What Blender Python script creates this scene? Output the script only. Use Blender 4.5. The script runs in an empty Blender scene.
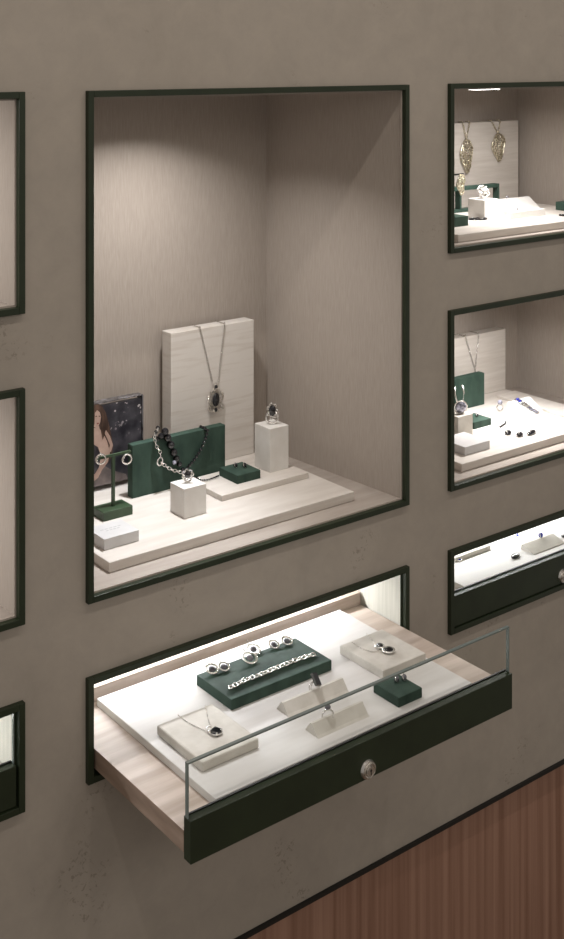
import bpy, bmesh, math, random
from mathutils import Vector, Matrix, Euler
random.seed(7)
S = 1.34          # metres per survey unit (distance eye -> wall)
EYE = 1.62
F, CX, YH = 1215.0, 282.0, 57.0
ST, CT = math.sin(math.atan((CX+660)/F)), math.cos(math.atan((CX+660)/F))
C = bpy.context.scene.collection
PI = math.pi

# ------------------------------------------------------------------ survey
K = 1.0
def U(x, y, z): return Vector((x*K*S, (y*K-1)*S, EYE+z*K*S))
def _d(px): a = (px-CX)/F; return ST+a*CT, CT-a*ST
def onz(px, py, z):                       # survey: picture point on a level plane
    d = -z*F/(py-YH); a, b = _d(px); return Vector((a*d, b*d, z))
def ony(px, py, y):                       # survey: picture point on a plane parallel to the wall
    a, b = _d(px); d = y/b; return Vector((a*d, y, -(py-YH)/F*d))
def W(v): return U(v[0], v[1], v[2])

# ------------------------------------------------------------------ materials
def mat(name, col, rough=.6, metal=0, var=0, scale=(20,20,20), bump=0, bscale=None, col2=None, detail=4, spec=.5, lo=.35, hi=.65, **kw):
    m = bpy.data.materials.new(name); m.use_nodes = True
    nt = m.node_tree; N = nt.nodes; L = nt.links
    b = N['Principled BSDF']
    b.inputs['Base Color'].default_value = (*col, 1); b.inputs['Roughness'].default_value = rough
    b.inputs['Metallic'].default_value = metal; b.inputs['Specular IOR Level'].default_value = spec
    for k, v in kw.items(): b.inputs[k.replace('_', ' ')].default_value = v
    if var or col2 or bump:
        tc = N.new('ShaderNodeTexCoord'); mp = N.new('ShaderNodeMapping'); mp.inputs['Scale'].default_value = scale
        L.new(tc.outputs['Object'], mp.inputs['Vector'])
        n = N.new('ShaderNodeTexNoise'); n.inputs['Scale'].default_value = 1; n.inputs['Detail'].default_value = detail
        L.new(mp.outputs['Vector'], n.inputs['Vector'])
    if var or col2:
        r = N.new('ShaderNodeValToRGB'); r.color_ramp.elements[0].position = lo; r.color_ramp.elements[1].position = hi
        c2 = col2 or tuple(min(1, c*(1+var)) for c in col); c1 = tuple(c*(1-var) for c in col) if not col2 else col
        r.color_ramp.elements[0].color = (*c1, 1); r.color_ramp.elements[1].color = (*c2, 1)
        L.new(n.outputs['Fac'], r.inputs['Fac']); L.new(r.outputs['Color'], b.inputs['Base Color'])
    if bump:
        bp = N.new('ShaderNodeBump'); bp.inputs['Strength'].default_value = bump; bp.inputs['Distance'].default_value = .001
        L.new(n.outputs['Fac'], bp.inputs['Height']); L.new(bp.outputs['Normal'], b.inputs['Normal'])
    return m

def plaster():
    m = mat('plaster', (.30,.26,.22), .8, spec=.25)
    nt = m.node_tree; N = nt.nodes; L = nt.links; b = N['Principled BSDF']
    tc = N.new('ShaderNodeTexCoord')
    def noise(sc, det, rough=.6, dist=0):
        n = N.new('ShaderNodeTexNoise'); n.inputs['Scale'].default_value = sc; n.inputs['Detail'].default_value = det
        n.inputs['Roughness'].default_value = rough; n.inputs['Distortion'].default_value = dist
        L.new(tc.outputs['Object'], n.inputs['Vector']); return n
    def ramp(n, p0, c0, p1, c1, ip='LINEAR'):
        r = N.new('ShaderNodeValToRGB'); e = r.color_ramp.elements; r.color_ramp.interpolation = ip
        e[0].position = p0; e[0].color = (*c0, 1); e[1].position = p1; e[1].color = (*c1, 1)
        L.new(n.outputs['Fac'], r.inputs['Fac']); return r
    def mul(a, b_, f=1):
        x = N.new('ShaderNodeMix'); x.data_type = 'RGBA'; x.blend_type = 'MULTIPLY'; x.inputs[0].default_value = f
        L.new(a, x.inputs[6]); L.new(b_, x.inputs[7]); return x.outputs[2]
    big = ramp(noise(5, 6, .65, .6), .3, (.330,.293,.252), .7, (.372,.331,.287))
    mid = ramp(noise(26, 5, .7, .4), .3, (.93,.93,.93), .7, (1.04,1.03,1.02))
    # trowel pits: fine noise gated by patches
    patch = ramp(noise(9, 3, .5), .60, (1,1,1), .67, (0,0,0))
    pit = ramp(noise(150, 3, .6, 1.0), .37, (.66,.64,.62), .42, (1,1,1))
    pm = N.new('ShaderNodeMix'); pm.data_type = 'RGBA'; L.new(patch.outputs['Color'], pm.inputs[0])
    L.new(pit.outputs['Color'], pm.inputs[6]); pm.inputs[7].default_value = (1,1,1,1)
    c = mul(mul(big.outputs['Color'], mid.outputs['Color']), pm.outputs[2], .75)
    L.new(c, b.inputs['Base Color'])
    bp = N.new('ShaderNodeBump'); bp.inputs['Strength'].default_value = .35; bp.inputs['Distance'].default_value = .002
    L.new(pm.outputs[2], bp.inputs['Height'])
    bp2 = N.new('ShaderNodeBump'); bp2.inputs['Strength'].default_value = .25; bp2.inputs['Distance'].default_value = .004
    L.new(mid.outputs['Color'], bp2.inputs['Height']); L.new(bp.outputs['Normal'], bp2.inputs['Normal'])
    L.new(bp2.outputs['Normal'], b.inputs['Normal'])
    return m

def emis(name, col, st):
    m = bpy.data.materials.new(name); m.use_nodes = True; b = m.node_tree.nodes['Principled BSDF']
    b.inputs['Base Color'].default_value = (*col, 1)
    b.inputs['Emission Color'].default_value = (*col, 1); b.inputs['Emission Strength'].default_value = st; return m

def clear(name, tint, gl=.08, rough=.02):
    m = bpy.data.materials.new(name); m.use_nodes = True; nt = m.node_tree; N = nt.nodes; L = nt.links
    N.remove(N['Principled BSDF']); out = N['Material Output']
    t = N.new('ShaderNodeBsdfTransparent'); t.inputs[0].default_value = (*tint, 1)
    g = N.new('ShaderNodeBsdfGlossy'); g.inputs['Roughness'].default_value = rough
    lw = N.new('ShaderNodeLayerWeight'); lw.inputs[0].default_value = .5
    f = N.new('ShaderNodeMath'); f.operation = 'POWER'; f.inputs[1].default_value = 6; L.new(lw.outputs['Facing'], f.inputs[0])
    mx = N.new('ShaderNodeMixShader'); L.new(f.outputs[0], mx.inputs[0]); L.new(t.outputs[0], mx.inputs[1]); L.new(g.outputs[0], mx.inputs[2])
    L.new(mx.outputs[0], out.inputs[0]); return m

M = {}
M['plaster'] = plaster()
M['green'] = mat('green_lacquer', (.017,.0245,.0115), .42, var=.12, scale=(30,30,30), spec=.35)
M['linen'] = mat('linen_wallcovering', (.345,.300,.260), .85, col2=(.405,.356,.313), scale=(950,950,45), detail=3, spec=.1, bump=.2, lo=.3, hi=.7)
M['pale_linen'] = mat('pale_linen', (.50,.49,.43), .85, col2=(.60,.585,.52), scale=(420,420,9), detail=2, spec=.1, lo=.3, hi=.7)
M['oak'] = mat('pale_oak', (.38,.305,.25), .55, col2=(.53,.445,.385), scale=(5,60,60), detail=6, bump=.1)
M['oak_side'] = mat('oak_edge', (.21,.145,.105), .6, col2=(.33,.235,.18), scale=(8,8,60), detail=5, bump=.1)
M['floor_stone'] = mat('niche_floor_stone', (.31,.265,.23), .6, col2=(.38,.333,.293), scale=(9,60,60), detail=5)
M['stone'] = mat('pale_stone', (.50,.455,.41), .55, col2=(.57,.53,.485), scale=(12,55,160), detail=6, bump=.05)
M['stone_up'] = mat('veined_stone', (.52,.475,.43), .5, col2=(.585,.55,.51), scale=(14,30,150), detail=8, bump=.06, lo=.32, hi=.5)
M['stone_white'] = mat('white_stone', (.60,.575,.54), .5, col2=(.66,.64,.61), scale=(40,40,40), detail=5)
M['board'] = mat('white_board', (.56,.535,.51), .6, col2=(.62,.60,.58), scale=(8,60,60), detail=5)
M['bone'] = mat('bone_suede', (.49,.46,.41), .9, col2=(.56,.53,.48), scale=(60,60,60), detail=5)
M['suede'] = mat('green_leather', (.020,.041,.030), .75, col2=(.037,.067,.050), scale=(45,45,25), detail=6, bump=.15, spec=.25)
M['suede_olive'] = mat('green_metal', (.020,.042,.018), .45, col2=(.032,.06,.027), scale=(30,30,30))
M['silver'] = mat('silver', (.80,.78,.75), .27, 1)
M['dark_silver'] = mat('oxidised_silver', (.62,.58,.53), .32, 1, var=.45, scale=(300,300,300))
M['gold'] = mat('old_gold', (.86,.80,.66), .28, 1, col2=(.34,.28,.16), scale=(330,330,330), lo=.45, hi=.6)
M['onyx'] = mat('black_stone', (.006,.006,.008), .08, spec=.8)
M['grey_stone'] = mat('grey_stone', (.12,.115,.13), .12, spec=.8)
M['blue_stone'] = mat('blue_stone', (.03,.04,.30), .1, spec=.8)
M['crystal'] = mat('crystal', (.35,.35,.42), .06, .5, var=.6, scale=(240,240,240))
M['black'] = mat('black_metal', (.012,.011,.010), .4, spec=.4)
M['dark'] = mat('dark_gap', (.02,.018,.015), .8)
M['wood'] = mat('walnut', (.225,.114,.074), .5, col2=(.36,.208,.148), scale=(85,85,1.1), detail=8, bump=.08, lo=.32, hi=.66)
M['card'] = mat('white_card', (.50,.49,.485), .5, var=.04, scale=(50,50,50))
M['ink'] = mat('grey_ink', (.36,.36,.355), .6)
M['glass'] = clear('clear_glass', (.985,.992,.987))
M['glass_edge'] = mat('glass_edge', (.16,.19,.18), .08, spec=1.0)
M['acrylic'] = clear('clear_acrylic', (.96,.96,.97))
M['acrylic_edge'] = mat('acrylic_edge', (.10,.095,.10), .12, var=.7, scale=(120,120,60), spec=.8)
M['led'] = emis('led_diffuser', (1,.96,.92), 9)
M['floor'] = mat('room_floor', (.20,.15,.11), .5, var=.1, scale=(3,3,3))
M['ceiling'] = mat('room_ceiling', (.55,.50,.45), .9, var=.03, scale=(3,3,3))

# ------------------------------------------------------------------ mesh helpers
def nb(): return bmesh.new()
def box(bm, x0, x1, y0, y1, z0, z1, bev=0, mi=0):         # survey units; bev in metres
    a, b = U(x0, y0, z0), U(x1, y1, z1)
    r = bmesh.ops.create_cube(bm, size=1)
    vs = r['verts']
    for v in vs: v.co = Vector(((a[i]+b[i])/2 + v.co[i]*(b[i]-a[i]) for i in range(3)))
    fs = list({f for v in vs for f in v.link_faces})
    for f in fs: f.material_index = mi
    if bev:
        es = list({e for v in vs for e in v.link_edges})
        r = bmesh.ops.bevel(bm, geom=es, offset=bev, segments=2, profile=.5, affect='EDGES')
        for f in r['faces']: f.material_index = mi
def basis(d):
    d = d.normalized(); up = Vector((0,0,1)) if abs(d.z) < .9 else Vector((1,0,0))
    s = d.cross(up).normalized(); return s, s.cross(d).normalized()
def tube(bm, pts, r, seg=6, mi=0, closed=False):             # metres
    rings = []; n = len(pts)
    for i, p in enumerate(pts):
        if closed: d = pts[(i+1) % n]-pts[i-1]
        else: d = pts[min(i+1, n-1)]-pts[max(i-1, 0)]
        s, u = basis(d); rr = r[i] if isinstance(r, (list, tuple)) else r
        rings.append([bm.verts.new(p+(s*math.cos(2*PI*k/seg)+u*math.sin(2*PI*k/seg))*rr) for k in range(seg)])
    m = n if closed else n-1
    for i in range(m):
        A, B = rings[i], rings[(i+1) % n]
        for k in range(seg):
            f = bm.faces.new((A[k], A[(k+1) % seg], B[(k+1) % seg], B[k])); f.smooth = True; f.material_index = mi
    if not closed:
        for q in (rings[0][::-1], rings[-1]):
            f = bm.faces.new(q); f.material_index = mi
def ell(bm, c, rx, ry, rz, rot=None, mi=0, u=12, v=8, smooth=True):
    r = bmesh.ops.create_uvsphere(bm, u_segments=u, v_segments=v, radius=1)
    mt = Matrix.Translation(c) @ (rot.to_matrix().to_4x4() if rot else Matrix.Identity(4)) @ Matrix.Diagonal((rx, ry, rz, 1))
    for w in r['verts']: w.co = mt @ w.co
    for f in {f for w in r['verts'] for f in w.link_faces}: f.smooth = smooth; f.material_index = mi
def torus(bm, c, R, r, rot=None, mi=0, su=18, sv=6, sx=1, sy=1):
    rm = rot.to_matrix() if rot else Matrix.Identity(3)
    g = [[bm.verts.new(c + rm @ Vector(((R+r*math.cos(2*PI*j/sv))*math.cos(2*PI*i/su)*sx, (R+r*math.cos(2*PI*j/sv))*math.sin(2*PI*i/su)*sy, r*math.sin(2*PI*j/sv)))) for j in range(sv)] for i in range(su)]
    for i in range(su):
        for j in range(sv):
            f = bm.faces.new((g[i][j], g[(i+1) % su][j], g[(i+1) % su][(j+1) % sv], g[i][(j+1) % sv])); f.smooth = True; f.material_index = mi
def prism(bm, pts2, x0, x1):                                 # (y,z) outline in survey units, along X
    A = [bm.verts.new(U(x0, y, z)) for y, z in pts2]; B = [bm.verts.new(U(x1, y, z)) for y, z in pts2]
    n = len(A); bm.faces.new(A); bm.faces.new(B[::-1])
    for i in range(n): bm.faces.new((A[i], B[i], B[(i+1) % n], A[(i+1) % n]))
    bmesh.ops.recalc_face_normals(bm, faces=bm.faces)
def spline(P, step):
    out = []; n = len(P)
    for i in range(n-1):
        p0, p1, p2, p3 = P[max(i-1, 0)], P[i], P[i+1], P[min(i+2, n-1)]
        for k in range(16):
            t = k/16; out.append(.5*((2*p1)+(p2-p0)*t+(2*p0-5*p1+4*p2-p3)*t*t+(3*p1-p0-3*p2+p3)*t**3))
    out.append(P[-1])
    res = [out[0]]; acc = 0
    for i in range(1, len(out)):
        seg = out[i]-out[i-1]; l = seg.length
        if l < 1e-9: continue
        t = step-acc
        while t <= l: res.append(out[i-1]+seg*(t/l)); t += step
        acc = (acc+l) % step
    return res
def chain(bm, P, step=.0022, r=.00035, R=.0013, mi=0):       # real links, alternately turned
    pts = spline(P, step)
    for i in range(len(pts)):
        d = (pts[min(i+1, len(pts)-1)]-pts[max(i-1, 0)])
        if d.length < 1e-9: continue
        q = d.to_track_quat('X', 'Z').to_euler().to_matrix() @ Euler((PI/2*(i % 2)+.3, 0, 0)).to_matrix()
        torus(bm, pts[i], R, r, q.to_euler(), mi, 8, 4, sx=1.1, sy=.75)

def obj(name, bm, m, parent=None, base=None):
    me = bpy.data.meshes.new(name)
    vs = [v.co for v in bm.verts]
    if parent is not None: org = parent['_w']; org = Vector(org)
    elif base is not None: org = base
    else:
        org = Vector(((min(v.x for v in vs)+max(v.x for v in vs))/2, (min(v.y for v in vs)+max(v.y for v in vs))/2, min(v.z for v in vs)))
    for v in bm.verts: v.co -= org
    bm.to_mesh(me); bm.free()
    for q in (m if isinstance(m, list) else [m]): me.materials.append(M[q])
    o = bpy.data.objects.new(name, me); C.objects.link(o)
    if parent is not None: o.parent = parent
    else: o.location = org
    o['_w'] = tuple(org); return o
def tag(o, label, cat, group=None):
    o['label'] = label; o['category'] = cat
    if group: o['group'] = group
    return o
def thing(name, w, label, cat, group=None):
    o = bpy.data.objects.new(name, None); o.empty_display_size = .02; C.objects.link(o); o.location = w; o['_w'] = tuple(w)
    return tag(o, label, cat, group)
def dup(o, loc, label, rotz=None):
    r = o.copy(); C.objects.link(r); r.location = loc; r['label'] = label; r['_w'] = tuple(loc)
    if rotz is not None: r.rotation_euler.z = rotz
    for ch in o.children:
        c = ch.copy(); C.objects.link(c); c.parent = r
        for g in ch.children:
            d = g.copy(); C.objects.link(d); d.parent = c
    return r
def struct(o): o['kind'] = 'structure'; return o
def sbox(name, m, label, cat, x0, x1, y0, y1, z0, z1, bev=.0008, group=None):
    bm = nb(); box(bm, x0, x1, y0, y1, z0, z1, bev); return tag(obj(name, bm, m), label, cat, group)

# ------------------------------------------------------------------ layout
ROOM_L, ROOM_R = -.35, 2.0
ZF = -EYE/S
ZB = -.891                                       # foot of the plaster, top of the walnut panelling
cols = [(.0742, .4822), (.5453, .9534), (1.0193, 1.4279)]
rows_small = [(-.2285, -.0309), (-.5052, -.2951)]
SLOT = (-.672, -.5745)
holes = []
for i, (a, b) in enumerate(cols):
    holes.append((a, b, *SLOT))
    if i == 1: holes.append((a, b, -.5052, -.0312))
    else:
        for z in rows_small: holes.append((a, b, *z))
# plaster wall with openings
bm = nb()
xs = sorted({ROOM_L, ROOM_R, *[h[0] for h in holes], *[h[1] for h in holes]})
zs = sorted({ZB, .80, *[h[2] for h in holes], *[h[3] for h in holes]})
def solid(x, z): return not any(h[0] < x < h[1] and h[2] < z < h[3] for h in holes)
vc = {}
def vv(x, z, y=1.0):
    k = (x, z, y)
    if k not in vc: vc[k] = bm.verts.new(U(x, y, z))
    return vc[k]
for i in range(len(xs)-1):
    for j in range(len(zs)-1):
        if solid((xs[i]+xs[i+1])/2, (zs[j]+zs[j+1])/2):
            bm.faces.new((vv(xs[i], zs[j]), vv(xs[i+1], zs[j]), vv(xs[i+1], zs[j+1]), vv(xs[i], zs[j+1])))
ext = bmesh.ops.extrude_face_region(bm, geom=list(bm.faces))
for v in ext['geom']:
    if isinstance(v, bmesh.types.BMVert): v.co.y += .02
bmesh.ops.recalc_face_normals(bm, faces=bm.faces)
struct(obj('wall_back', bm, 'plaster', base=U(1, 1, ZB)))
# black reveal strip with a fine bright lip, walnut panelling set back below it
bm = nb(); box(bm, ROOM_L, ROOM_R, .9965, 1.012, ZB-.0042, ZB, 0); box(bm, ROOM_L, ROOM_R, 1.010, 1.03, ZB-.013, ZB-.0042, 0)
struct(obj('trim_1', bm, 'black'))
bm = nb(); box(bm, ROOM_L, ROOM_R, 1.011, 1.03, ZF, ZB-.0125, 0); struct(obj('wall_lower', bm, 'wood'))
bm = nb(); box(bm, ROOM_L, ROOM_R, -1.4, 1.25, ZF-.03, ZF, 0); struct(obj('floor', bm, 'floor'))
bm = nb(); box(bm, ROOM_L, ROOM_R, -1.4, 1.25, .80, .83, 0); struct(obj('ceiling', bm, 'ceiling'))

FW = .0060     # face width of the green frames
NB = 1.237     # back of the niches
def frame(parent, a, b, z0, z1, t=FW):
    bm = nb()
    box(bm, a, a+t, .9945, 1.002, z0, z1, .0006); box(bm, b-t, b, .9945, 1.002, z0, z1, .0006)
    box(bm, a+t, b-t, .9945, 1.002, z0, z0+t, .0006); box(bm, a+t, b-t, .9945, 1.002, z1-t, z1, .0006)
    obj('frame', bm, 'green', parent)
    # thin stepped inner lip, seen as a second line inside the face
    bm = nb(); s = .0018
    for q in ((a+t, a+t+s, z0+t, z1-t), (b-t-s, b-t, z0+t, z1-t), (a+t+s, b-t-s, z0+t, z0+t+s), (a+t+s, b-t-s, z1-t-s, z1-t)):
        box(bm, q[0], q[1], 1.0005, 1.002, q[2], q[3], 0)
    obj('inner_lip', bm, 'linen' if z1-z0 > .15 else 'green', parent)
def niche(label, a, b, z0, z1, lamp=None, splay=.014):
    t = thing('display_niche', U((a+b)/2, 1, z0), label, 'display case', 'green framed display niches')
    frame(t, a, b, z0, z1)
    w = .012; zi0, zi1 = z0+FW, z1-FW; ai, bi = a+FW, b-FW+.0005
    bm = nb(); box(bm, a-.004, b+.004, NB, NB+w, z0-.002, z1+.002); obj('back_panel', bm, 'linen', t)
    bm = nb(); vsf = []
    for (x, y) in ((bi, 1.002), (b+.004, 1.002), (b+.004, NB), (bi-splay, NB)): vsf.append((x, y))
    A = [bm.verts.new(U(x, y, zi0)) for x, y in vsf]; B = [bm.verts.new(U(x, y, zi1)) for x, y in vsf]
    bm.faces.new(A); bm.faces.new(B[::-1])
    for i in range(4): bm.faces.new((A[i], B[i], B[(i+1) % 4], A[(i+1) % 4]))
    bmesh.ops.recalc_face_normals(bm, faces=bm.faces); obj('side_panel', bm, 'linen', t)
    bm = nb(); box(bm, a-.004, ai, 1.002, NB, zi0, zi1); obj('side_panel', bm, 'linen', t)
    bm = nb(); box(bm, a-.004, b+.004, 1.002, NB, z0-.002, zi0); obj('niche_floor', bm, 'floor_stone', t)
    bm = nb(); box(bm, a-.004, b+.004, 1.002, NB, zi1, z1+.002); obj('niche_ceiling', bm, 'linen', t)
    if lamp:
        x0, x1, y = lamp
        bm = nb(); box(bm, x0-.004, x1+.004, y-.006, y+.010, zi1-.0035, zi1, .0005); lf = obj('light_fitting', bm, 'silver', t)
        bm = nb(); box(bm, x0, x1, y-.005, y+.008, zi1-.0045, zi1-.0035); d = obj('diffuser', bm, 'led', lf)
        d['label'] = 'glowing white diffuser'
    return t
def area(name, loc, target, sx, sy, e, col, spread=180):
    l = bpy.data.lights.new(name, 'AREA'); l.shape = 'RECTANGLE'; l.size = sx; l.size_y = sy; l.energy = e; l.color = col; l.spread = math.radians(spread)
    o = bpy.data.objects.new(name, l); C.objects.link(o); o.location = loc; o.rotation_euler = (target-loc).to_track_quat('-Z', 'Y').to_euler(); return o
def spot(name, loc, target, e, col, ang=60, blend=.6, r=.01):
    l = bpy.data.lights.new(name, 'SPOT'); l.energy = e; l.color = col; l.spot_size = math.radians(ang); l.spot_blend = blend; l.shadow_soft_size = r
    o = bpy.data.objects.new(name, l); C.objects.link(o); o.location = loc; o.rotation_euler = (target-loc).to_track_quat('-Z', 'Y').to_euler(); return o

ZN = -.5052+FW                       # niche floor level
ZN2 = -.2285+FW
lx0, lx1 = ony(175, 96, 1.10).x, ony(210, 96, 1.10).x
niche('largest dark green framed wall niche with linen lined walls, above the open drawer', *cols[1], -.5052, -.0312, (lx0, lx1, 1.10))
niche('upper right small framed niche with leaf pendants inside', *cols[2], *rows_small[0], (ony(473, 90, 1.06).x, ony(497, 90, 1.06).x, 1.06))
niche('middle right framed niche with bright tray of dark stones inside', *cols[2], *rows_small[1], (1.18, 1.24, 1.08))
niche('upper left framed niche cut by the picture edge, empty linen side', *cols[0], *rows_small[0], (.20, .26, 1.08))
niche('middle left framed niche cut by the picture edge, pale floor corner showing', *cols[0], *rows_small[1], (.20, .26, 1.08))

def slot(label, a, b):
    z0, z1 = SLOT
    t = thing('drawer_cabinet', U((a+b)/2, 1, z0), label, 'display cabinet', 'green framed wall cabinets with a glass drawer')
    frame(t, a, b, z0, z1)
    zi0, zi1 = z0+FW, z1-FW
    bm = nb(); box(bm, a-.004, b+.004, NB, NB+.012, z0-.002, z1+.002); obj('back_panel', bm, 'pale_linen', t)
    for q in ((a-.004, a+FW), (b-FW, b+.004)):
        bm = nb(); box(bm, *q, 1.002, NB, zi0, zi1); obj('side_panel', bm, 'pale_linen', t)
    bm = nb(); box(bm, a-.004, b+.004, 1.002, NB, z0-.002, zi0); obj('bottom_panel', bm, 'dark', t)
    bm = nb(); box(bm, a-.004, b+.004, 1.002, NB, zi1, z1+.002); obj('top_panel', bm, 'pale_linen', t)
    bm = nb(); box(bm, a+.02, b-.02, 1.096, 1.104, zi1-.003, zi1); d = obj('light_strip', bm, 'led', t); d['label'] = 'glowing white light strip'
    return t
c1 = slot('green framed wall cabinet with its glass fronted drawer pulled out', *cols[1])
c2 = slot('green framed wall cabinet at lower right with closed glass drawer', *cols[2])
c0 = slot('green framed wall cabinet at lower left cut by the picture edge', *cols[0])

ZT = -.6417   # drawer tray top
ZS = -.6341   # white board top
def drawer(cab, a, b, y0, depth=.232):
    x0, x1 = a+FW+.0018, b-FW-.0018
    yb = y0+depth
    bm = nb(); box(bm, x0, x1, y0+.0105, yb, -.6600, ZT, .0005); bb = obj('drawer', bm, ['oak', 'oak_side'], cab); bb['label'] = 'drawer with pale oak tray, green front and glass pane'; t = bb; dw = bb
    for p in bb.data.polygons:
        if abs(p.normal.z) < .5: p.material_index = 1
    bm = nb(); box(bm, x0, x1, yb-.011, yb, ZT, ZT+.0145, .0005); rr = obj('back_rail', bm, 'oak', t)
    bm = nb(); box(bm, x0, x1, y0, y0+.0105, -.6650, -.6292, .0007)
    obj('front_panel', bm, 'green', t)
    bm = nb(); box(bm, x0+.001, x1-.001, y0+.0045, y0+.0075, -.6292, -.5844)
    g = obj('glass_front', bm, 'glass', t); g['label'] = 'clear upright glass pane'
    bm = nb(); e = .0004
    box(bm, x0+.001, x1-.001, y0+.0043, y0+.0077, -.5844, -.5844+.0014)
    box(bm, x0-.0004, x0+.001, y0+.0043, y0+.0077, -.6292, -.5830); box(bm, x1-.001, x1+.0004, y0+.0043, y0+.0077, -.6292, -.5830)
    obj('glass_rim', bm, 'glass_edge', t)
    bm = nb(); box(bm, x0+.001, x1-.001, y0+.0079, y0+.0098, -.6292, -.6280); o = obj('rubber_seal', bm, 'black', t)
    # cam lock
    lc = U(x0+.195, y0, -.6560)
    def cyl(bm, c, r, d, mi=0, seg=28):
        A = [bm.verts.new(c+Vector((r*math.cos(2*PI*k/seg), 0, r*math.sin(2*PI*k/seg)))) for k in range(seg)]
        B = [bm.verts.new(v.co+Vector((0, -d, 0))-Vector((v.co.x-c.x, 0, v.co.z-c.z))*.12) for v in A]
        bm.faces.new(A[::-1]); bm.faces.new(B)
        for k in range(seg): bm.faces.new((A[k], B[k], B[(k+1) % seg], A[(k+1) % seg]))
        for f in bm.faces: f.material_index = mi
        bmesh.ops.recalc_face_normals(bm, faces=bm.faces)
    bm = nb(); cyl(bm, lc, .0118, .0035); lk = obj('lock', bm, 'silver', t); lk['label'] = 'round chrome cam lock'
    bm = nb(); torus(bm, lc+Vector((0, -.004, 0)), .0085, .0011, Euler((PI/2, 0, 0)), su=28)
    obj('lock_ring', bm, 'dark_silver', t)
    bm = nb(); cyl(bm, lc+Vector((0, -.0035, 0)), .0062, .003); obj('lock_barrel', bm, 'silver', t)
    bm = nb(); cyl(bm, lc+Vector((0, -.0065, .0012)), .0017, .0003, seg=12)
    p = lc+Vector((0, -.0066, 0)); 
    A = [bm.verts.new(p+Vector(q)) for q in ((-.0008, 0, -.0042), (.0008, 0, -.0042), (.0008, 0, .001), (-.0008, 0, .001))]
    bm.faces.new(A); obj('keyhole', bm, 'onyx', t)
    return t
Y0 = .836
drawer(c1, *cols[1], Y0, .244); drawer(c2, *cols[2], .9965, .232); drawer(c0, *cols[0], .9965, .232)

# ------------------------------------------------------------------ jewellery builders
def ring(name, label, pos, yaw=0, R=.0085, r=.0011, stone='onyx', srx=.0045, sry=.0035, srz=.007, tilt=0, band='silver', filigree=True, group=None, cat='ring', fs=1., drop=0.):
    """pos: world point where the band touches its support; band upright"""
    t = thing(name, pos, label, cat, group)
    rz = Euler((0, 0, yaw))
    bm = nb(); cc = pos+Vector((0, 0, R+r))
    torus(bm, cc, R, r, Euler((PI/2, 0, yaw)), su=24)
    top = cc+Vector((0, 0, R+r+srz*.6-drop))
    if filigree:
        for k in range(7):
            an = 2*PI*k/7; d = rz.to_matrix() @ Vector((math.cos(an)*srx*1.15, -.001, math.sin(an)*srz*1.1))
            torus(bm, top+d, .0016*fs, .0005*fs*1.3, Euler((PI/2+.3*math.sin(k), 0, yaw)), su=8, sv=4)
        for s in (-1, 1):
            tube(bm, [cc+rz.to_matrix() @ Vector((s*R*.9, 0, 0)), cc+rz.to_matrix() @ Vector((s*R*.75, -.002, R*.8)), top+rz.to_matrix() @ Vector((s*srx*.6, -.001, 0))], .0008, 5)
    obj('band', bm, band, t)
    bm = nb(); ell(bm, top, srx, sry, srz, Euler((tilt, 0, yaw)), u=14, v=10); obj('gemstone', bm, stone, t)
    return t
def lying_ring(name, label, pos, R=.0055, stone='grey_stone', yaw=0, tilt=.5, group=None, cat='ring', band='silver', sr=.62):
    t = thing(name, pos, label, cat, group)
    bm = nb(); c = pos+Vector((0, 0, R*math.sin(tilt)+.0014)); ro = Euler((tilt, 0, yaw))
    torus(bm, c, R, .0011, ro, su=20); torus(bm, c, R*.8, .0006, ro, su=20, sv=4)
    for k in range(12):
        an = 2*PI*k/12; ell(bm, c+ro.to_matrix() @ Vector((R*math.cos(an), R*math.sin(an), .0006)), .0008, .0008, .0008, u=6, v=4)
    # hook post
    tube(bm, [c+ro.to_matrix() @ Vector((0, R, 0)), c+ro.to_matrix() @ Vector((-.001, R*1.6, .002)), c+ro.to_matrix() @ Vector((-.0025, R*1.5, .0045))], .0006, 5)
    obj('setting', bm, band, t)
    bm = nb(); ell(bm, c, R*sr, R*sr, R*.28, ro); obj('gemstone', bm, stone, t)
    return t
def stud(name, label, pos, r=.0028, stone='onyx', group=None):
    t = thing(name, pos, label, 'earring', group)
    bm = nb(); ell(bm, pos+Vector((0, 0, r)), r, r*.8, r, u=12, v=8); obj('gemstone', bm, stone, t)
    bm = nb(); torus(bm, pos+Vector((0, 0, r)), r*1.05, .0006, Euler((PI/2-.3, 0, .6)), su=14, sv=5); tube(bm, [pos+Vector((0, 0, r)), pos+Vector((.002, .003, r*1.9))], .0005, 5)
    obj('setting', bm, 'silver', t); return t

# ------------------------------------------------------------------ large niche contents
ZA = -.489
sbox('display_board', 'stone', 'wide pale stone board lying on the floor of the large niche', 'display board', .588, .902, 1.031, 1.228, ZN, ZA, .001)
ZP = -.4822
sbox('display_riser', 'stone', 'thin pale stone riser under the tall block and little green box', 'riser', .766, .889, 1.096, 1.1625, ZA, ZP, .001)
sbox('display_backdrop', 'stone_up', 'tall upright veined stone slab with black pendant necklace hung over it', 'display stand', .7706, .8915, 1.2064, 1.226, ZA, -.3242, .001)
gs = sbox('display_block', 'suede', 'upright dark green leather slab with bead necklace draped over it', 'display stand', .693, .8185, 1.164, 1.1745, ZA, -.430, .0008)
sbox('ring_plinth', 'stone_white', 'low white stone cube holding a small ring, in the large niche', 'display stand', .706, .7345, 1.0797, 1.107, ZA, -.4575, .0006)
sbox('ring_plinth', 'stone_white', 'taller white stone pillar holding the big black oval ring', 'display stand', .852, .8794, 1.1216, 1.1518, ZP, -.4315, .0006)
sbox('display_block', 'suede', 'small green leather box with two black studs, on the thin stone riser', 'display stand', .800, .8326, 1.1140, 1.150, ZP, -.4725, .0006)
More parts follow.
